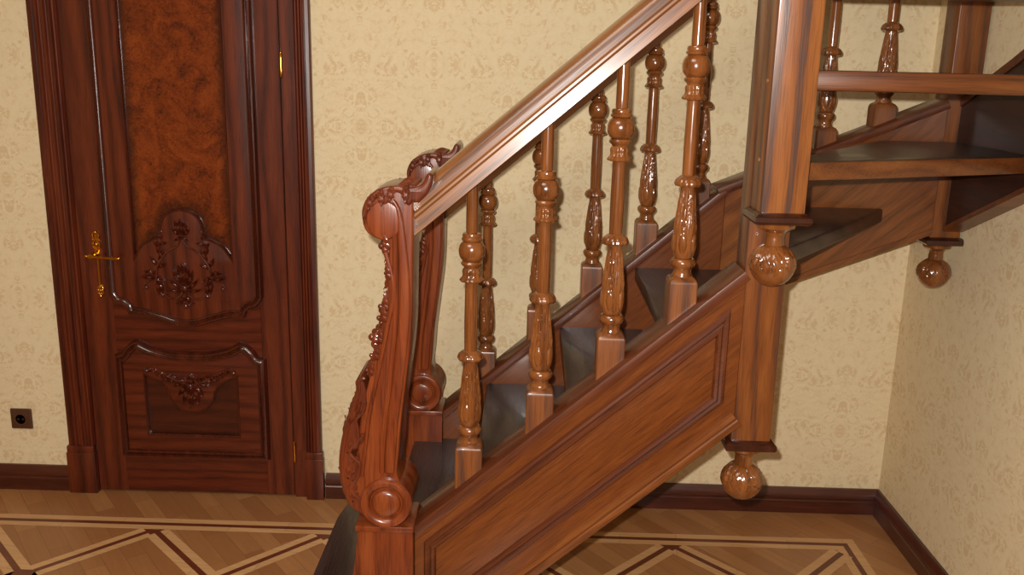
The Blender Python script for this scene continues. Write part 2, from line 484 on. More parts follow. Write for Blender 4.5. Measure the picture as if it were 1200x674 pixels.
# upper panel outline (left half, bottom centre last)
up_l = [(-1.588, 2.02), (-1.588, .845)]
up_c = spline([(-1.588, .845), (-1.572, .822), (-1.545, .812), (-1.526, .795)], 5)+spline([(-1.520, .778), (-1.47, .774), (-1.40, .755), (-1.35, .738), (CX, .733)], 5)
upper = [(-1.588, 2.02)]+up_c
upper = upper+[(2*CX-u, v) for u, v in upper[::-1][1:]]
def inset(loop, d):
    P = []
    for p in loop:
        if not P or (Vector(p)-P[-1]).length > 1e-5: P.append(Vector(p))
    if (P[0]-P[-1]).length < 1e-5: P.pop()
    n = len(P); out = []
    ar = sum(P[i].x*P[(i+1) % n].y-P[(i+1) % n].x*P[i].y for i in range(n)); sg = 1 if ar > 0 else -1
    for i in range(n):
        t1 = (P[i]-P[i-1]).normalized(); t2 = (P[(i+1) % n]-P[i]).normalized()
        n1, n2 = Vector((-t1.y, t1.x))*sg, Vector((-t2.y, t2.x))*sg; s = (n1+n2).normalized()
        out.append(tuple(P[i]+s*(d/max(.5, s.dot(n1)))))
    return out
# burl inset outline with the lobed shield rising into it
sh = spline([(-1.494, .985), (-1.46, 1.035), (-1.42, 1.058), (-1.396, 1.066)], 5)+spline([(-1.392, 1.085), (-1.375, 1.14), (-1.345, 1.166), (CX, 1.176)], 6)
bl = [(-1.494, 1.96)]+sh
burl_loop = bl+[(2*CX-u, v) for u, v in bl[::-1][1:]]
up = obj('upper_panel', plate(new(), [upper, burl_loop], .022, .0045, OUT, .006), W_DOOR, door)
b = new(); plate(b, [inset(burl_loop, -.004)], .004, 0, OUT, -.0005)
tagd(obj('burl_field', b, BURL, up), 'reddish brown burl veneer field')
obj('panel_moulding', moulding(new(), upper, .038, .027), W_DMOULD, up)
b = new(); sweep(b, [(u, LY-.014, v) for u, v in inset(burl_loop, -.001)], [(-.005, -.013), (-.005, .002), (-.002, .0055), (.002, .0055), (.005, .001), (.005, -.013)], (0, -1, 0), closed=True)
obj('field_bead', b, W_DMOULD, up)
# lower panel
ll = [(-1.588, .180), (-1.588, .578)]+spline([(-1.588, .578), (-1.562, .588), (-1.545, .612), (-1.520, .634)], 5)+spline([(-1.508, .636), (-1.46, .612), (-1.40, .597), (-1.35, .592), (CX, .591)], 5)
lower = ll+[(2*CX-u, v) for u, v in ll[::-1][1:]]
wing = [(-1.490, .262)]+[(-1.490, .515)]+spline([(-1.490, .515), (-1.455, .500), (-1.42, .478), (-1.405, .462)], 4)+spline([(-1.400, .452), (-1.385, .405), (-1.35, .372), (CX, .362)], 6)
inner = wing+[(2*CX-u, v) for u, v in wing[::-1][1:]]
lp = obj('lower_panel', plate(new(), [lower, inner], .022, .0045, OUT, .006), W_DOORX, door)
obj('recessed_field', plate(new(), [inset(inner, -.004)], .004, 0, OUT, -.0005), W_FIELD, lp)
obj('panel_moulding', moulding(new(), lower, .038, .027), W_DMOULD, lp)
b = new(); sweep(b, [(u, LY-.014, v) for u, v in inset(inner, -.001)], [(-.005, -.013), (-.005, .002), (-.002, .0055), (.002, .0055), (.005, .001), (.005, -.013)], (0, -1, 0), closed=True)
obj('field_bead', b, W_DMOULD, lp)
# carved ornaments: strokes (x, z, angle deg, length, width, bend)
FN = (0, -1, 0)
def stroke(bm, x, z, ang, L, w, bend=0, mirror=True, y=None, curl=.18):
    yy = LY-.0165 if y is None else y
    for s in ((1, -1) if mirror else (1,)):
        xx = CX+s*x; a = math.radians(ang)
        leaf(bm, (xx, yy, z), (s*math.cos(a), 0, math.sin(a)), FN, L, w, curl, bend*s, 4, w*.62, 12, 6)
def curlv(bm, pts, r0, r1, mirror=True):
    for s in ((1, -1) if mirror else (1,)):
        P = spline(pts, 6); n = len(P)
        tube(bm, [(CX+s*u, LY-.019, v) for u, v in P], [r0+(r1-r0)*k/(n-1) for k in range(n)], 8)
b = new()
stroke(b, 0, 1.085, 90, .060, .030, 0, False); stroke(b, .006, 1.085, 62, .052, .022, .2); stroke(b, .010, 1.08, 32, .035, .018, .2)
stroke(b, .0, 1.072, -28, .034, .016); stroke(b, .0, 1.066, 200, .018, .012)
curlv(b, [(.004, 1.065), (.020, 1.035), (.050, 1.02), (.075, .995), (.10, .955), (.105, .915)], .004, .006)
stroke(b, .078, 1.065, 80, .030, .020, -.3); stroke(b, .086, 1.04, 150, .034, .018, .2); stroke(b, .085, 1.03, 25, .032, .018, .3)
stroke(b, .088, 1.005, 70, .052, .024, .3); stroke(b, .092, .985, 130, .046, .020, -.2); stroke(b, .100, .960, 40, .040, .020, .3)
stroke(b, .100, .950, 145, .044, .020, .2); stroke(b, .104, .925, 30, .052, .022, -.35); stroke(b, .104, .915, 190, .036, .018, .3)
stroke(b, .106, .91, -12, .060, .024, .35); stroke(b, .10, .905, -75, .060, .022, -.3); stroke(b, .096, .90, -120, .055, .020, .35)
curlv(b, [(.105, .915), (.13, .90), (.152, .885), (.158, .87), (.148, .864), (.143, .872)], .005, .003)
for s in (1, -1):
    ball(b, (CX+s*.148, LY-.020, .871), .008, (1, .8, 1), 10); ball(b, (CX+s*.086, LY-.020, .842), .009, (1, .8, 1), 10); ball(b, (CX+s*.076, LY-.020, 1.092), .006, (1, .8, 1), 8)
stroke(b, 0, .89, 90, .085, .034, 0, False); stroke(b, .006, .89, 68, .075, .024, .25); stroke(b, .010, .885, 45, .064, .022, .35); stroke(b, .012, .87, 20, .060, .020, .4); stroke(b, .010, .86, -12, .062, .018, .4)
stroke(b, .0, .865, -90, .055, .028, 0, False); stroke(b, .006, .85, -60, .05, .018, -.3); stroke(b, .008, .815, -20, .03, .014, .3)
ball(b, (CX, LY-.020, .80), .011, (1, .8, 1), 12); ball(b, (CX, LY-.020, .872), .012, (1, .8, 1), 12)
curlv(b, [(.012, .845), (.04, .828), (.066, .834), (.080, .848)], .0045, .004)
obj('carved_ornament', b, W_CARVE, up)
b = new()
stroke(b, 0, .47, -90, .085, .040, 0, False); stroke(b, .008, .475, -62, .080, .026, -.2); stroke(b, .012, .48, -40, .062, .024, -.2)
stroke(b, 0, .48, 90, .045, .034, 0, False); stroke(b, .010, .482, 55, .046, .024, -.2)
for k in range(6):
    x = .028+k*.024; z = .487+k*.0105+.004*math.sin(k*2)
    stroke(b, x, z, 52-k*4, .036-.002*k, .022-.0012*k, -.3); stroke(b, x+.006, z-.004, -28+k*6, .038-.002*k, .020-.001*k, .3)
curlv(b, [(.012, .482), (.06, .497), (.11, .527), (.155, .545), (.175, .538), (.172, .526)], .007, .004)
for s in (1, -1): ball(b, (CX+s*.172, LY-.020, .531), .009, (1, .8, 1), 10)
ball(b, (CX+.012, LY-.023, .425), .008, (1, .9, 1), 10); ball(b, (CX-.012, LY-.023, .425), .008, (1, .9, 1), 10); ball(b, (CX, LY-.022, .474), .013, (1, .9, 1), 12)
obj('carved_ornament', b, W_CARVE, lp)

# brass handle
hx0, hz0 = -1.640, 1.0
pl = spline([(0, .085), (.010, .078), (.013, .064), (.009, .052), (.014, .038), (.015, .018), (.009, .0), (.005, -.02), (.0045, -.08), (.005, -.125), (.012, -.138), (.014, -.155), (.008, -.168), (0, -.178)], 4)
loop = [(hx0+u, hz0+v) for u, v in pl]+[(hx0-u, hz0+v) for u, v in pl[::-1][1:-1]]
b = new(); plate(b, [loop], .006, .002, OUT, .002)
hd = tagd(obj('door_handle', b, BRASS, door), 'ornate polished brass handle plate with lever')
b = new()
for s in (1, -1):
    tube(b, [(hx0+s*u, LY-.007, hz0+v) for u, v in spline([(.003, .080), (.012, .070), (.010, .055), (.004, .048), (.013, .036), (.012, .020), (.004, .012)], 5)], .0035, 8)
    for v in (.066, .05, .034, .02): ball(b, (hx0+s*.012, LY-.007, hz0+v), .0042, (1, .9, 1), 8)
ball(b, (hx0, LY-.008, hz0+.078), .006, (1, .8, 1.2), 10); ball(b, (hx0, LY-.008, hz0+.03), .006, (1, .7, 1.6), 10)
for u, v in ((0, -.135), (.008, -.148), (-.008, -.148), (.005, -.162), (-.005, -.162), (0, -.150), (0, -.172)): ball(b, (hx0+u, LY-.007, hz0+v), .006, (1, .8, 1), 8)
obj('scroll_relief', b, BRASS, hd)
b = new()
lathe(b, [(.011, 0), (.011, .010), (.008, .014), (.008, .045), (.010, .050), (0, .052)], 20, None, lambda x, y, z: (hx0-.006+x, LY-.004-z, hz0-.008+y))
tube(b, [(hx0-.022+.118*k/12, LY-.046-.004*math.sin(k/12*PI), hz0-.008-.006*k/12) for k in range(13)], [.005, .007, .0075, .0072, .0068, .0064, .006, .0056, .0054, .0056, .009, .0065, .009], 12)
ball(b, (hx0-.024, LY-.046, hz0-.007), .0065, (1, 1, 1), 12); ball(b, (hx0+.098, LY-.046, hz0-.014), .006, (1.2, 1, 1), 12)
obj('lever', b, BRASS, hd)
for zc in (1.716, .200):
    b = new(); lathe(b, dense([(0, -.048), (.004, -.045), (.0055, -.04), (.0055, .04), (.004, .045), (0, .048)], .02), 14, None, lambda x, y, z: (-.9065+x, LY-.006+y, zc+z))
    tagd(obj('hinge', b, BRASS, door), 'brass barrel hinge')

# ------------------------------------------------------------------ wall socket
sx, sz = -2.010, .305
sk = empty('wall_socket', (sx, WY, sz), 'square brown power socket on the wallpaper left of the door', 'socket')
b = new(); box(b, sx-.043, sx+.043, WY-.010, WY, sz-.043, sz+.043, .005, 3); obj('frame', b, SOCK, sk)
b = new()
prof = [(.0275, .0), (.0275, .0035), (.024, .0045), (.0205, .0035), (.0195, -.004), (0, -.004)]
box(b, sx-.031, sx+.031, WY-.012, WY-.008, sz-.031, sz+.031, .0015)
lathe(b, [(r, h) for r, h in prof], 32, None, lambda x, y, z: (sx+x, WY-.012-z, sz+y))
ins = obj('socket_insert', b, SOCK, sk)
b = new(); lathe(b, [(0, .0), (.0195, .0), (.0195, .0012), (0, .0012)], 28, None, lambda x, y, z: (sx+x, WY-.0095-z, sz+y))
obj('socket_well', b, SOCKD, ins)
b = new()
for s in (1, -1): lathe(b, [(.0045, .0), (.0045, .003), (.003, .003), (.003, .0012), (0, .0012)], 12, None, lambda x, y, z: (sx+s*.0095+x, WY-.0105-z, sz+y))
obj('contact_rim', b, SOCK, ins)

# ------------------------------------------------------------------ staircase
SL = .877
ST = empty('staircase', (0.1, 2.66, 0), 'varnished oak quarter-turn staircase with turned balusters, carved scroll newels and open treads', 'staircase')
YN, YFR = 2.26, 3.08
topz = lambda x: .787+SL*x           # stringer top
botz = lambda x: .385+SL*x
ballz = lambda x: 1.398+.875*x

# --- stringers of the lower flight
def lower_stringer(yc, x0, x1, panel):
    y0, y1 = yc-.055, yc+.055
    b = new()
    zb = lambda x: max(botz(x), .012)
    xk = (.012-.385)/SL
    pts = [(x0, max(.012, botz(x0)))]+([(xk, .012)] if x0 < xk else [])+[(x1, botz(x1)), (x1, topz(x1)-.012), (x0, topz(x0)-.012)]
    prism(b, pts, y0, y1, XZ, .002, 1)
    s = obj('stringer', b, W_PANEL, ST)
    b = new()   # capping strip
    prof = [(-.014, -.062), (.0, -.065), (.010, -.063), (.014, -.055), (.016, .0), (.014, .055), (.010, .063), (.0, .065), (-.014, .062)]
    sweep(b, [(x0, yc, topz(x0)-.014), (x1, yc, topz(x1)-.014)], prof, (0, -1, 0))
    obj('capping_strip', b, W_MOULD, s)
    b = new()   # bottom bead
    xs = max(x0, xk+.02)
    prof = [(-.030, -.008), (-.030, .0), (-.026, .006), (-.012, .007), (-.008, .004), (0, .010), (.010, .009), (.014, .002), (.014, -.008)]
    for sgn in ((-1,) if panel else (-1, 1)):
        pa, pb = (xs, yc+sgn*.055, botz(xs)+.016), (x1, yc+sgn*.055, botz(x1)+.016)
        if sgn < 0: pa, pb = pa, pb
        sweep(b, [pa, pb], [(-u, v) for u, v in prof] if sgn > 0 else prof, (0, sgn, 0))
    obj('bottom_bead', b, W_T, s)
    if panel:
        loop = [(-.232, .493), (.497, 1.126), (.497, .922), (-.232, .290)]
        b = new()
        prof = [(-.017, -.003), (-.017, .004), (-.012, .012), (-.005, .014), (.000, .007), (.006, .010), (.012, .008), (.017, -.001), (.017, -.003)]
        sweep(b, [(u, y0, v) for u, v in loop], prof, (0, -1, 0), closed=True)
        obj('panel_moulding', b, W_MOULD, s)
        b = new(); lo = inset(loop, .014)
        plate(b, [lo], .008, .002, lambda u, v, a: (u, y0-a, v), .0)
        obj('raised_panel', b, W_PANEL, s)
    return s
lower_stringer(YN, -.274, .545, True)
lower_stringer(YFR, -.274, .655, False)

# --- winder stringer on the back side and stringer on the right wall
b = new()
w1 = [(.655, .955), (1.345, 1.226), (1.345, 1.640), (.655, 1.350)]
prism(b, w1, YFR-.055, YFR+.055, XZ, .002, 1); s = obj('stringer', b, W_T, ST)
b = new(); prof = [(-.014, -.062), (.0, -.065), (.010, -.063), (.014, -.055), (.016, .0), (.014, .055), (.010, .063), (.0, .065), (-.014, .062)]
sweep(b, [(.63, YFR, 1.345), (1.345, YFR, 1.646)], prof, (0, -1, 0)); obj('capping_strip', b, W_MOULD, s)
b = new(); box(b, 0, 1, 0, 1, 0, 1)
for v in b.verts:
    x = .655+v.co.x*(1.345-.655); z = .955+(x-.655)*.393
    v.co = (x, YFR-.058+v.co.y*.116, z-.006+v.co.z*.020)
obj('bottom_bead', b, W_T, s)
b = new()
rs = [(3.035, 1.240), (2.56, 1.440), (2.25, 1.61), (1.55, 2.21), (1.55, 2.60), (2.25, 2.01), (2.52, 1.865), (2.74, 1.765), (3.035, 1.640)]
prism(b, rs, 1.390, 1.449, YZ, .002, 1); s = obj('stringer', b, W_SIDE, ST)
b = new(); pth = [(1.4165, y, z+.012) for y, z in (rs[8], rs[7], rs[6], rs[5], rs[4])]
sweep(b, pth, [(-.014, -.032), (.010, -.034), (.014, 0), (.010, .034), (-.014, .032)], (-1, 0, 0)); obj('capping_strip', b, W_MOULD, s)
b = new(); sweep(b, [(1.4165, y, z) for y, z in rs[:4]], [(-.006, -.033), (-.006, .033), (.010, .033), (.010, -.033)], (1, 0, 0)); obj('bottom_bead', b, W_EDGE, s)

# --- treads
TH = .046
def tread(pts, z, edge=W_EDGE, label=None):
    b = new(); prism(b, pts, z-TH, z, XY, .006, 2)
    b.normal_update()
    for f in b.faces:
        if f.normal.z > .5: f.material_index = 0
        else: f.material_index = 1
    return tagd(obj('tread', b, [W_TREAD, edge], ST), 'dark stained tread')
YA, YBk = YN+.05, YFR-.052
t1 = spline([(-.46, 1.98), (-.56, 2.02), (-.607, 2.10), (-.612, 2.2), (-.612, 2.66), (-.612, 2.78), (-.607, 2.86), (-.575, 3.00), (-.49, 3.12), (-.40, 3.19)], 4)
tread(t1+[(-.10, 3.20), (-.10, 1.98)], .235)
b = new(); prism(b, [(u+.03, v) for u, v in t1]+[(-.10, 3.18), (-.10, 2.0)], 0, .19, XY, .002, 1); obj('bottom_step_riser', b, W_NEWEL, ST)
tread([(-.372, YA), (-.372, YBk), (-.09, YBk), (-.09, YA)], .446, W_TREAD)
tread([(-.122, YA), (-.122, YBk), (.16, YBk), (.16, YA)], .657)
tread([(.125, YA), (.125, YBk), (.408, YBk), (.408, YA)], .868)
tread([(.371, YA), (.371, YBk), (.76, YBk), (.60, YA)], 1.083, W_TREAD)
tread([(.60, YA), (.715, YBk), (1.178, YBk), (.672, 2.30)], 1.303, W_TREAD)
tread([(.645, 2.30), (1.14, YBk), (1.395, YBk), (1.395, 2.545), (.645, 2.215)], 1.526)
tread([(.642, 2.27), (1.395, 2.59), (1.395, 2.13), (.642, 2.13)], 1.742)
tread([(.642, 2.30), (1.395, 2.37), (1.395, 1.85), (.642, 1.85)], 1.958)

# --- square posts with hanging ball finials
def relief(th, t, n, lob=3.0):
    """acanthus relief -1..1 ; t 0 tip .. 1 root"""
    f = ((th*n/(2*PI)) % 1)-.5
    w = .47*math.sin(PI*min(1, .12+.80*t))**.6*(1-.22*abs(math.sin(lob*PI*t)))
    d = abs(f)-w
    h = .55 if d < 0 else -.35
    h -= 1.0*math.exp(-(d/.045)**2)
    h -= .55*math.exp(-(f/.035)**2)
    h += .25*math.cos(f*38+t*20)*(1 if d < 0 else 0)
    return h
def post(xc, yc, z0, z1, hw=.051, mat=None):
    b = new(); box(b, xc-hw, xc+hw, yc-hw, yc+hw, z0, z1, .004, 2)
    p = obj('newel_post', b, mat or W_V, ST, (xc, yc, z0))
    b = new(); h = hw+.014
    rows = []
    for zz, e in ((z0+.006, hw+.001), (z0+.004, hw+.006), (z0-.004, h), (z0-.014, h+.001), (z0-.020, h-.003), (z0-.022, h-.010)):
        rows.append([b.verts.new((xc+sx_*e, yc+sy_*e, zz)) for sx_, sy_ in ((-1, -1), (1, -1), (1, 1), (-1, 1))])
    for A, B in zip(rows, rows[1:]):
        for k in range(4): b.faces.new((A[k], A[(k+1) % 4], B[(k+1) % 4], B[k]))
    b.faces.new(rows[0][::-1]); b.faces.new(rows[-1])
    obj('square_cap', b, W_STAIN, p)
    b = new(); zc = z0-.125; r = .0535
    prof = [(.042, z0-.020), (.046, z0-.027), (.044, z0-.035), (.034, z0-.040), (.025, z0-.046), (.0225, z0-.056), (.0235, z0-.066)]
    n = 34
    prof = dense(prof, .003)+[(r*math.sin(a), zc+r*math.cos(a)) for a in [.46+(PI-.46)*k/n for k in range(n)]]+[(0, zc-r)]
    def md(th, z, rr):
        t = (zc+.048-z)/.066
        if 0 < t < 1: return rr+.0036*relief(th, 1-t, 5, 3)*min(1, (1-t)*5, t*6)
        return rr
    lathe(b, prof, 90, md, lambda x, y, z: (xc+x, yc+y, z))
    obj('ball_finial', b, W_TURN, p, (xc, yc, zc))
    return p
PX = .592
rear = post(PX, 2.262, .806, 2.75)
front = post(PX, 2.160, 1.413, 2.75, .051, W_POST)
outer = post(1.394, 3.082, 1.205, 2.75, .050)
for (q, x, y, zz) in ((front, PX-.051, 2.150, 1.715), (front, PX-.051, 2.165, 1.535), (rear, PX-.051, 2.235, 1.235)):
    b = new(); lathe(b, [(.006, -.004), (.006, .001), (.004, .003), (0, .0035)], 12, None, lambda a, c, z: (x-z, y+a, zz+c))
    obj('screw_plug', b, W_RAIL, q)

# --- balusters (origin at the knob centre)
def vase_mod(z0, z1, n, amp):
    def md(th, z, r):
        t = (z1-z)/(z1-z0)
        if not 0 < t < 1: return r
        env = min(1, t*7, (1-t)*9)
        f = ((th*n/(2*PI)) % 1)-.5
        h = relief(th+PI/n, t, n, 4)
        # oval eye low on each leaf
        e = (f/.30)**2+((t-.80)/.16)**2
        h2 = -1.1*math.exp(-((e-1)/.35)**2)+(.5 if e < 1 else 0)
        k = min(1, max(0, (t-.56)/.12))
        return r+amp*env*(h*(1-k)+h2*k)
    return md
def baluster():
    b = new()
    prof = [(.0150, .168), (.0155, .060), (.0150, .048), (.0225, .0455), (.0245, .0405), (.0235, .036), (.0265, .032), (.0255, .0275), (.020, .025), (.018, -.024),
            (.025, -.0265), (.0275, -.031), (.0255, -.036), (.021, -.039), (.0185, -.045), (.0185, -.058), (.0165, -.075), (.0160, -.09), (.0172, -.18), (.0165, -.262), (.014, -.268),
            (.014, -.288), (.017, -.292), (.016, -.46), (.017, -.466), (.026, -.468), (.0310, -.474), (.0315, -.480), (.0295, -.487), (.024, -.492), (.0215, -.500), (.024, -.508), (.026, -.513), (.022, -.53), (0, -.53)]
    lathe(b, dense(prof, .006), 40)
    o = obj('baluster', b, W_TURN, None, (0, 0, 0), local=True)
    ORIG[o.name] = Vector((0, 0, 0))
    b = new(); lathe(b, [(.0135+.0197*max(0, math.cos(a))**.85, .0268*math.sin(a)) for a in [-PI/2+PI*k/20 for k in range(21)]], 40)
    obj('turned_knob', b, W_TURN, o)
    b = new()
    prof = dense([(.0185, -.042), (.0215, -.046), (.0225, -.052), (.0215, -.060), (.0225, -.066), (.0270, -.071), (.0295, -.0745), (.0275, -.078), (.021, -.080), (.0165, -.081)], .0016)
    lathe(b, prof, 96, lambda th, z, r: r+(.0014*math.cos(10*th)*min(1, max(0, (-.044-z)/.006)) if z > -.064 else .0022*abs(math.cos(5*th))-.0008))
    obj('carved_cup', b, W_TURN, o)
    b = new()
    prof = dense([(.0160, -.260), (.0215, -.263), (.0290, -.269), (.0325, -.2755), (.0335, -.281), (.0310, -.286), (.0240, -.288), (.0180, -.289), (.0165, -.293)], .0018)
    lathe(b, prof, 96, lambda th, z, r: r+(.0022*abs(math.cos(5*th))-.0012)*min(1, max(0, (r-.018)/.008)))
    obj('petal_collar', b, W_TURN, o)
    b = new()
    pts = spline([(.0180, -.288), (.0182, -.300), (.0200, -.325), (.0232, -.355), (.0272, -.392), (.0297, -.420), (.0292, -.440), (.0262, -.455), (.0220, -.466)], 9)
    lathe(b, pts, 120, vase_mod(-.462, -.292, 5, .0026))
    obj('carved_vase', b, W_TURN, o)
    b = new(); h = .0355; rows = []
    for zz, e_ in ((-.668, h), (-.530, h), (-.5245, h-.0008), (-.520, h-.0028), (-.516, h-.0065), (-.5125, h-.012), (-.510, h-.018)):
        c = .0028
        rows.append([b.verts.new((x, y, zz)) for x, y in ((-e_, -e_+c), (-e_+c, -e_), (e_-c, -e_), (e_, -e_+c), (e_, e_-c), (e_-c, e_), (-e_+c, e_), (-e_, e_-c))])
    for A, B in zip(rows, rows[1:]):
        for k in range(8): b.faces.new((A[k], A[(k+1) % 8], B[(k+1) % 8], B[k]))
    b.faces.new(rows[-1]); b.faces.new(rows[0][::-1])
    obj('base_block', b, W_V, o)
    return o
proto = baluster()
spots = [(-.134, YN), (.048, YN), (.224, YN), (.396, YN), (-.130, YFR), (.048, YFR), (.229, YFR), (.406, YFR), (.572, YFR)]
spots = [(x, y, ballz(x)) for x, y in spots]+[(.770, YFR, 1.99), (.972, YFR, 2.076), (1.156, YFR, 2.157)]
kids = list(proto.children)
for i, (x, y, z) in enumerate(spots):
    if i == 0: o = proto
    else:
        o = proto.copy(); COL.objects.link(o)
        for c in kids:
            d = c.copy(); COL.objects.link(d); d.parent = o
    o.parent = ST; o.location = Vector((x, y, z))-ORIG[ST.name]

# --- handrails
RP = [(0, -.047), (.002, -.0500), (.031, -.0472), (.033, -.0525), (.037, -.0560), (.042, -.0560), (.0455, -.053), (.047, -.0488), (.049, -.0484), (.058, -.0476), (.067, -.0460), (.075, -.0425), (.081, -.035), (.086, -.021), (.0885, 0)]
RP = RP+[(u, -v) for u, v in RP[::-1][1:]]
RP = [(u, v*1.13) for u, v in RP]
def rail(path, nrm):
    b = new(); sweep(b, path, RP, nrm)
    return obj('handrail', b, W_RAIL, ST)
rz = lambda x: 1.556+.857*x
rail([(-.285, YN, rz(-.285)), (PX-.03, YN, rz(PX-.03))], (0, -1, 0))
rf = lambda x: 1.462+.857*x
rail([(-.285, YFR, rf(-.285)), (.66, YFR, rf(.66)), (1.36, YFR, rf(.66)+.30)], (0, -1, 0))

# --- carved scroll newels at the foot
def catm(p, n=6, c=False): return spline(p, n, c)
def scroll_newel(yc, dx, dz):
    hd_ = .070; y0, y1 = yc-hd_, yc+hd_
    T = lambda u, v: (u+dx, v+dz)
    F = lambda u, v, a: (u+dx, a, v+dz)
    # base block with its thin cap
    b = new()
    rows = []
    for z, xl in ((.2355, -.452), (.30, -.446), (.38, -.437), (.46, -.426), (.52, -.420), (.544, -.419)):
        rows.append([b.verts.new((x, y, z)) for x, y in ((xl, y0), (-.2745, y0), (-.2745, y1), (xl, y1))])
    for A, B in zip(rows, rows[1:]):
        for k in range(4): b.faces.new((A[k], A[(k+1) % 4], B[(k+1) % 4], B[k]))
    b.faces.new(rows[0][::-1]); b.faces.new(rows[-1])
    p = obj('newel_post', b, W_NEWEL, ST, (-.35, yc, .235))
    b = new(); box(b, -.425, -.2715, y0-.004, y1+.004, .543, .560, .004, 2); obj('block_cap', b, W_NEWEL, p)
    # swept S-shaped body
    right = catm([(-.270, 1.440), (-.271, 1.337), (-.273, 1.22), (-.275, 1.11), (-.280, 1.04), (-.288, .975), (-.296, .91), (-.304, .844), (-.309, .77), (-.314, .71), (-.300, .67)])
    left = catm([(-.330, .5605), (-.375, .575), (-.408, .605), (-.424, .645), (-.427, .70), (-.417, .76), (-.404, .87), (-.378, .98), (-.352, 1.085), (-.335, 1.195), (-.330, 1.29), (-.336, 1.315)])
    head = catm([(-.345, 1.318), (-.372, 1.328), (-.389, 1.348), (-.390, 1.377), (-.380, 1.402), (-.355, 1.424), (-.32, 1.438), (-.285, 1.440)])
    b = new(); plate(b, [right+left+head], hd_*2, .005, F, yc)
    s = obj('scroll_body', b, W_NEWEL, p)
    # grooved mouldings on both faces
    b = new()
    for yy, sg in ((y0, -1), (y1, 1)):
        mid = lambda off: catm([(-.316-off*.1, 1.425-off*.5), (-.293-off*.6, 1.375), (-.276-off, 1.22), (-.278-off, 1.11), (-.291-off, .975), (-.307-off, .844), (-.313-off, .765), (-.318-off*.9, .712)])
        band = mid(.003)+mid(.029)[::-1]
        plate(b, [band], .016, .005, F, yy)
        pa = mid(.038)
        tube(b, [(u+dx, yy-sg*.001, v+dz) for u, v in pa], .0078, 10)
        pa = catm([(-.350, 1.29), (-.331, 1.20), (-.347, 1.10), (-.371, .985), (-.394, .875), (-.408, .77), (-.417, .70)])
        tube(b, [(u+.012+dx, yy, v+dz) for u, v in pa], .0060, 8)
    obj('edge_bead', b, W_NEWEL, p)
    # lower scroll roll with stepped rosette ends
    b = new(); cx, cz, r = -.342, .628, .0675
    for yy, sg in ((y0, -1), (y1, 1)):
        pr_ = [(r-.002, -.075 if sg < 0 else -.02), (r, .008), (r-.004, .014), (r-.010, .016), (r-.017, .0145), (r-.022, .010), (.0415, .003), (.039, .003), (.037, .010), (.034, .014), (.028, .0165), (0, .019)]
        if sg > 0: pr_[0] = (r-.002, -.07)
        lathe(b, pr_, 48, None, lambda x, y, z: (cx+x, yy+sg*z, cz+y))
    obj('lower_scroll', b, W_NEWEL, p)
    b = new(); cx2, cz2, rr_ = -.340, 1.368, .043
    lathe(b, [(0, -hd_-.009), (rr_-.012, -hd_-.008), (rr_-.003, -hd_-.0065), (rr_, -hd_-.003), (rr_, hd_+.003), (rr_-.003, hd_+.0065), (rr_-.012, hd_+.008), (0, hd_+.009)], 36, None, lambda x, y, z: (cx2+dx+x, yc+z, cz2+dz+y*1.12))
    obj('upper_scroll', b, W_NEWEL, p)
    # leaf folded over the head
    oc = catm([(-.390, 1.354), (-.393, 1.39), (-.378, 1.424), (-.345, 1.446), (-.305, 1.453), (-.280, 1.449), (-.262, 1.451), (-.247, 1.462), (-.238, 1.480), (-.229, 1.484), (-.222, 1.474), (-.226, 1.452), (-.240, 1.430), (-.258, 1.412)], 5)
    ic = catm([(-.270, 1.415), (-.280, 1.405), (-.290, 1.412), (-.298, 1.430), (-.312, 1.436), (-.320, 1.424), (-.330, 1.407), (-.342, 1.404), (-.350, 1.418), (-.360, 1.422), (-.366, 1.408), (-.370, 1.392), (-.378, 1.390), (-.383, 1.372)], 4)
    b = new(); plate(b, [oc+ic], hd_*2+.018, .008, F, yc)
    for sg, yy in ((-1, y0-.008), (1, y1+.008)):
        for (u, v, ang, L, w) in ((-.285, 1.452, -100, .045, .022), (-.32, 1.448, -105, .036, .022), (-.345, 1.440, -95, .040, .022), (-.368, 1.428, -110, .038, .020)):
            a = math.radians(ang); leaf(b, (u+dx, yy, v+dz), (math.cos(a), 0, math.sin(a)), (0, sg, 0), L, w, .12, .1, 3, .007, 10, 6)
    for k in range(5):
        yy = yc-.056+.028*k
        leaf(b, (-.272+dx, yy, 1.449+dz), (-1, 0, .04), (-.05, 0, 1), .098, .040, -.55, 0, 3, .011, 16, 6)
    obj('crown_leaf', b, W_CARVE2, p)
    # carving down the outer edge: buds above, acanthus below
    b = new()
    edge = [(-.334, 1.31), (-.332, 1.25), (-.336, 1.19), (-.346, 1.12), (-.361, 1.05), (-.381, .98), (-.393, .92), (-.404, .87), (-.412, .80), (-.421, .74), (-.428, .69), (-.424, .64), (-.405, .60)]
    E_ = catm(edge, 5)
    def at(zq):
        i = min(range(len(E_)), key=lambda k: abs(E_[k][1]-zq)); i = min(max(i, 1), len(E_)-2)
        t = Vector((E_[i+1][0]-E_[i-1][0], 0, E_[i+1][1]-E_[i-1][1])).normalized()
        n = Vector((t.z, 0, -t.x)); n = n if n.x < 0 else -n
        return Vector((E_[i][0]+dx, 0, E_[i][1]+dz)), t, n
    rnd = random.Random(3)
    def blossom(c, n, r):
        s1 = Vector((0, 1, 0)); s2 = n.cross(s1).normalized()
        ball(b, c+n*(r*.9), r*.42, (1, 1, 1), 8)
        for k in range(5):
            th = 2*PI*k/5+rnd.random()
            ball(b, c+n*(r*.42)+s1*(r*.62*math.cos(th))+s2*(r*.62*math.sin(th)), r*.46, (1, 1, 1), 8)
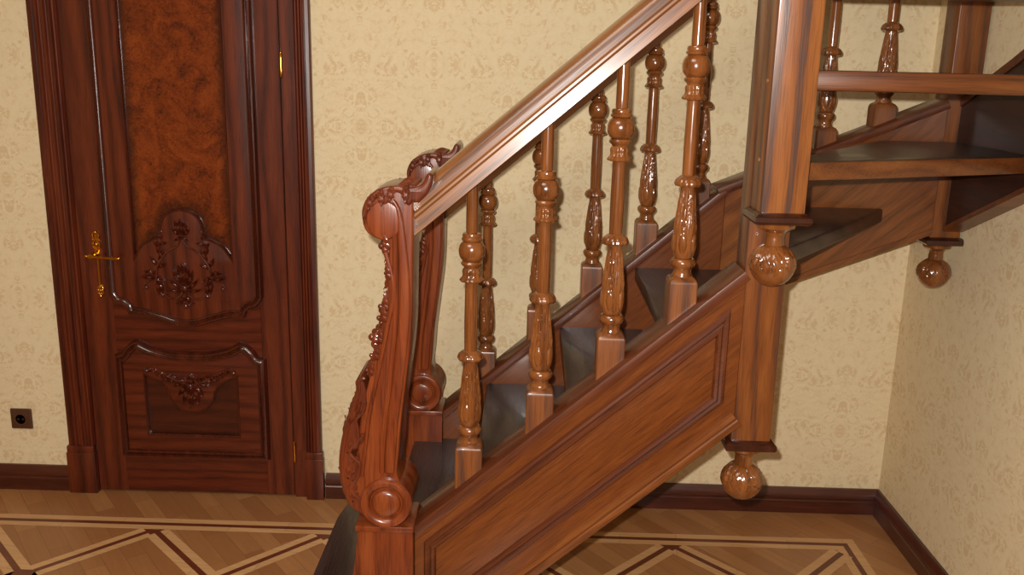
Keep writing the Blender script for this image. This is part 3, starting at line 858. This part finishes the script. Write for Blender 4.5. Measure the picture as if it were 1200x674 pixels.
    for zq, r in ((1.298, .022), (1.225, .013), (1.150, .017), (1.118, .020), (1.068, .024), (1.015, .016), (.975, .012)):
        c, t, n = at(zq+dz); up = t if t.z > 0 else -t
        for yy in (-.052, 0, .052):
            q = c+Vector((0, yc+yy+rnd.uniform(-.008, .008), rnd.uniform(-.006, .006)))
            blossom(q-n*.003, n, r*rnd.uniform(.85, 1.1))
            leaf(b, q-n*.004-up*.012, up+Vector((0, rnd.uniform(-.5, .5), 0)), n, .058, .030, .16, .15, 3, .011, 12, 6)
            leaf(b, q-n*.004+up*.010, -up+Vector((0, rnd.uniform(-.6, .6), 0)), n, .050, .026, .22, -.15, 3, .010, 12, 6)
        for sg in (-1, 1):
            leaf(b, c+Vector((.002, yc+sg*.064, -.010)), up+Vector((0, sg*.15, 0)), (n+Vector((0, sg*.5, 0))), .050, .024, .2, .1*sg, 3, .010, 12, 6)
    # big folded leaf wrapping the lower bend
    ocl = catm([(-.400, .588), (-.436, .615), (-.455, .665), (-.463, .728), (-.457, .79), (-.443, .847), (-.428, .895), (-.416, .935), (-.417, .955), (-.407, .968), (-.396, .958), (-.390, .935)], 5)
    icl = catm([(-.388, .905), (-.394, .880), (-.412, .858), (-.410, .838), (-.408, .822), (-.409, .80), (-.424, .782), (-.430, .765), (-.415, .748), (-.405, .735), (-.412, .70), (-.428, .672), (-.424, .655), (-.408, .640), (-.402, .62)], 4)
    plate(b, [ocl+icl], hd_*2+.012, .007, F, yc)
    for sg in (-1, 1):
        tube(b, [(u-.003+dx, yc+sg*(hd_+.007), v+dz) for u, v in icl], .0046, 8)
        tube(b, [(u+.010+dx, yc+sg*(hd_+.005), v+dz) for u, v in ocl[5:-8]], .0042, 8)
    for zq, L in ((.86, .085), (.79, .09), (.72, .09), (.65, .09)):
        for yy in (-.045, 0, .045):
            xo = -.463+abs(zq-.73)*.16
            leaf(b, (xo+dx+.008, yc+yy, zq+dz-.02), (.28 if zq > .8 else (.08 if zq > .7 else -.18), yy*2, 1), (-1, 0, .2 if zq > .7 else -.2), L, .052, .05, 0, 4, .013, 14, 8)
    for sg in (-1, 1):
        for (u, v, ang, L, w) in ((-.436, .842, 70, .075, .026), (-.436, .77, 60, .07, .034), (-.438, .70, 75, .07, .036), (-.428, .635, 100, .06, .034)):
            a = math.radians(ang); leaf(b, (u+dx, yc+sg*(hd_+.004), v+dz), (math.cos(a), 0, math.sin(a)), (0, sg, 0), L, w, .06, .15*sg, 3, .008, 12, 6)
    obj('acanthus_carving', b, W_CARVE2, p)
    return p
W_CARVE2 = wood('newel_carving_wood', (66, 24, 11), (98, 40, 18), (124, 58, 28), 'Z', rough=.3, coat=.35, ring=.2)
scroll_newel(2.242, 0, 0)
scroll_newel(3.062, 0, 0)

# ------------------------------------------------------------------ camera
cam = bpy.data.cameras.new('camera'); co = bpy.data.objects.new('camera', cam); COL.objects.link(co)
f, pi_, ya, ro = 1075.6, .2393, -.0137, -.0237
cp, sp_ = math.cos(pi_), math.sin(pi_); cy, sy = math.cos(ya), math.sin(ya)
fwd = Vector((sy*cp, cy*cp, -sp_)); rt = Vector((cy, -sy, 0)); dn = fwd.cross(rt)
c_, s_ = math.cos(ro), math.sin(ro)
r2 = c_*rt+s_*dn; d2 = -s_*rt+c_*dn
M = Matrix((( r2.x, -d2.x, -fwd.x, 0), (r2.y, -d2.y, -fwd.y, 0), (r2.z, -d2.z, -fwd.z, 1.74), (0, 0, 0, 1)))
co.matrix_world = M
cam.sensor_width = 36; cam.lens = f*36/1200; cam.clip_start = .02
S.camera = co

# ------------------------------------------------------------------ light
# the camera's flash, just up-left of the lens
sl = bpy.data.lights.new('flash', 'SPOT'); sl.energy = 205; sl.spot_size = math.radians(110); sl.spot_blend = .75
sl.shadow_soft_size = .011; sl.color = (1, .965, .91)
so = bpy.data.objects.new('flash', sl); COL.objects.link(so)
so.matrix_world = Matrix.Translation(r2*(-.032)-d2*.052+fwd*.01) @ M
# ceiling lamp of the hall
al = bpy.data.lights.new('ceiling_lamp', 'AREA'); al.energy = 30; al.shape = 'DISK'; al.size = 1.5; al.color = (1, .92, .8)
ao = bpy.data.objects.new('ceiling_lamp', al); COL.objects.link(ao); ao.location = (-1.0, .6, ZC-.06)
w = bpy.data.worlds.new('world'); S.world = w; w.use_nodes = True
w.node_tree.nodes['Background'].inputs[0].default_value = (.9, .8, .65, 1); w.node_tree.nodes['Background'].inputs[1].default_value = .05
S.view_settings.view_transform = 'Standard'; S.view_settings.look = 'None'
S.view_settings.gamma = 1; S.view_settings.use_curve_mapping = False
S.view_settings.exposure = .4
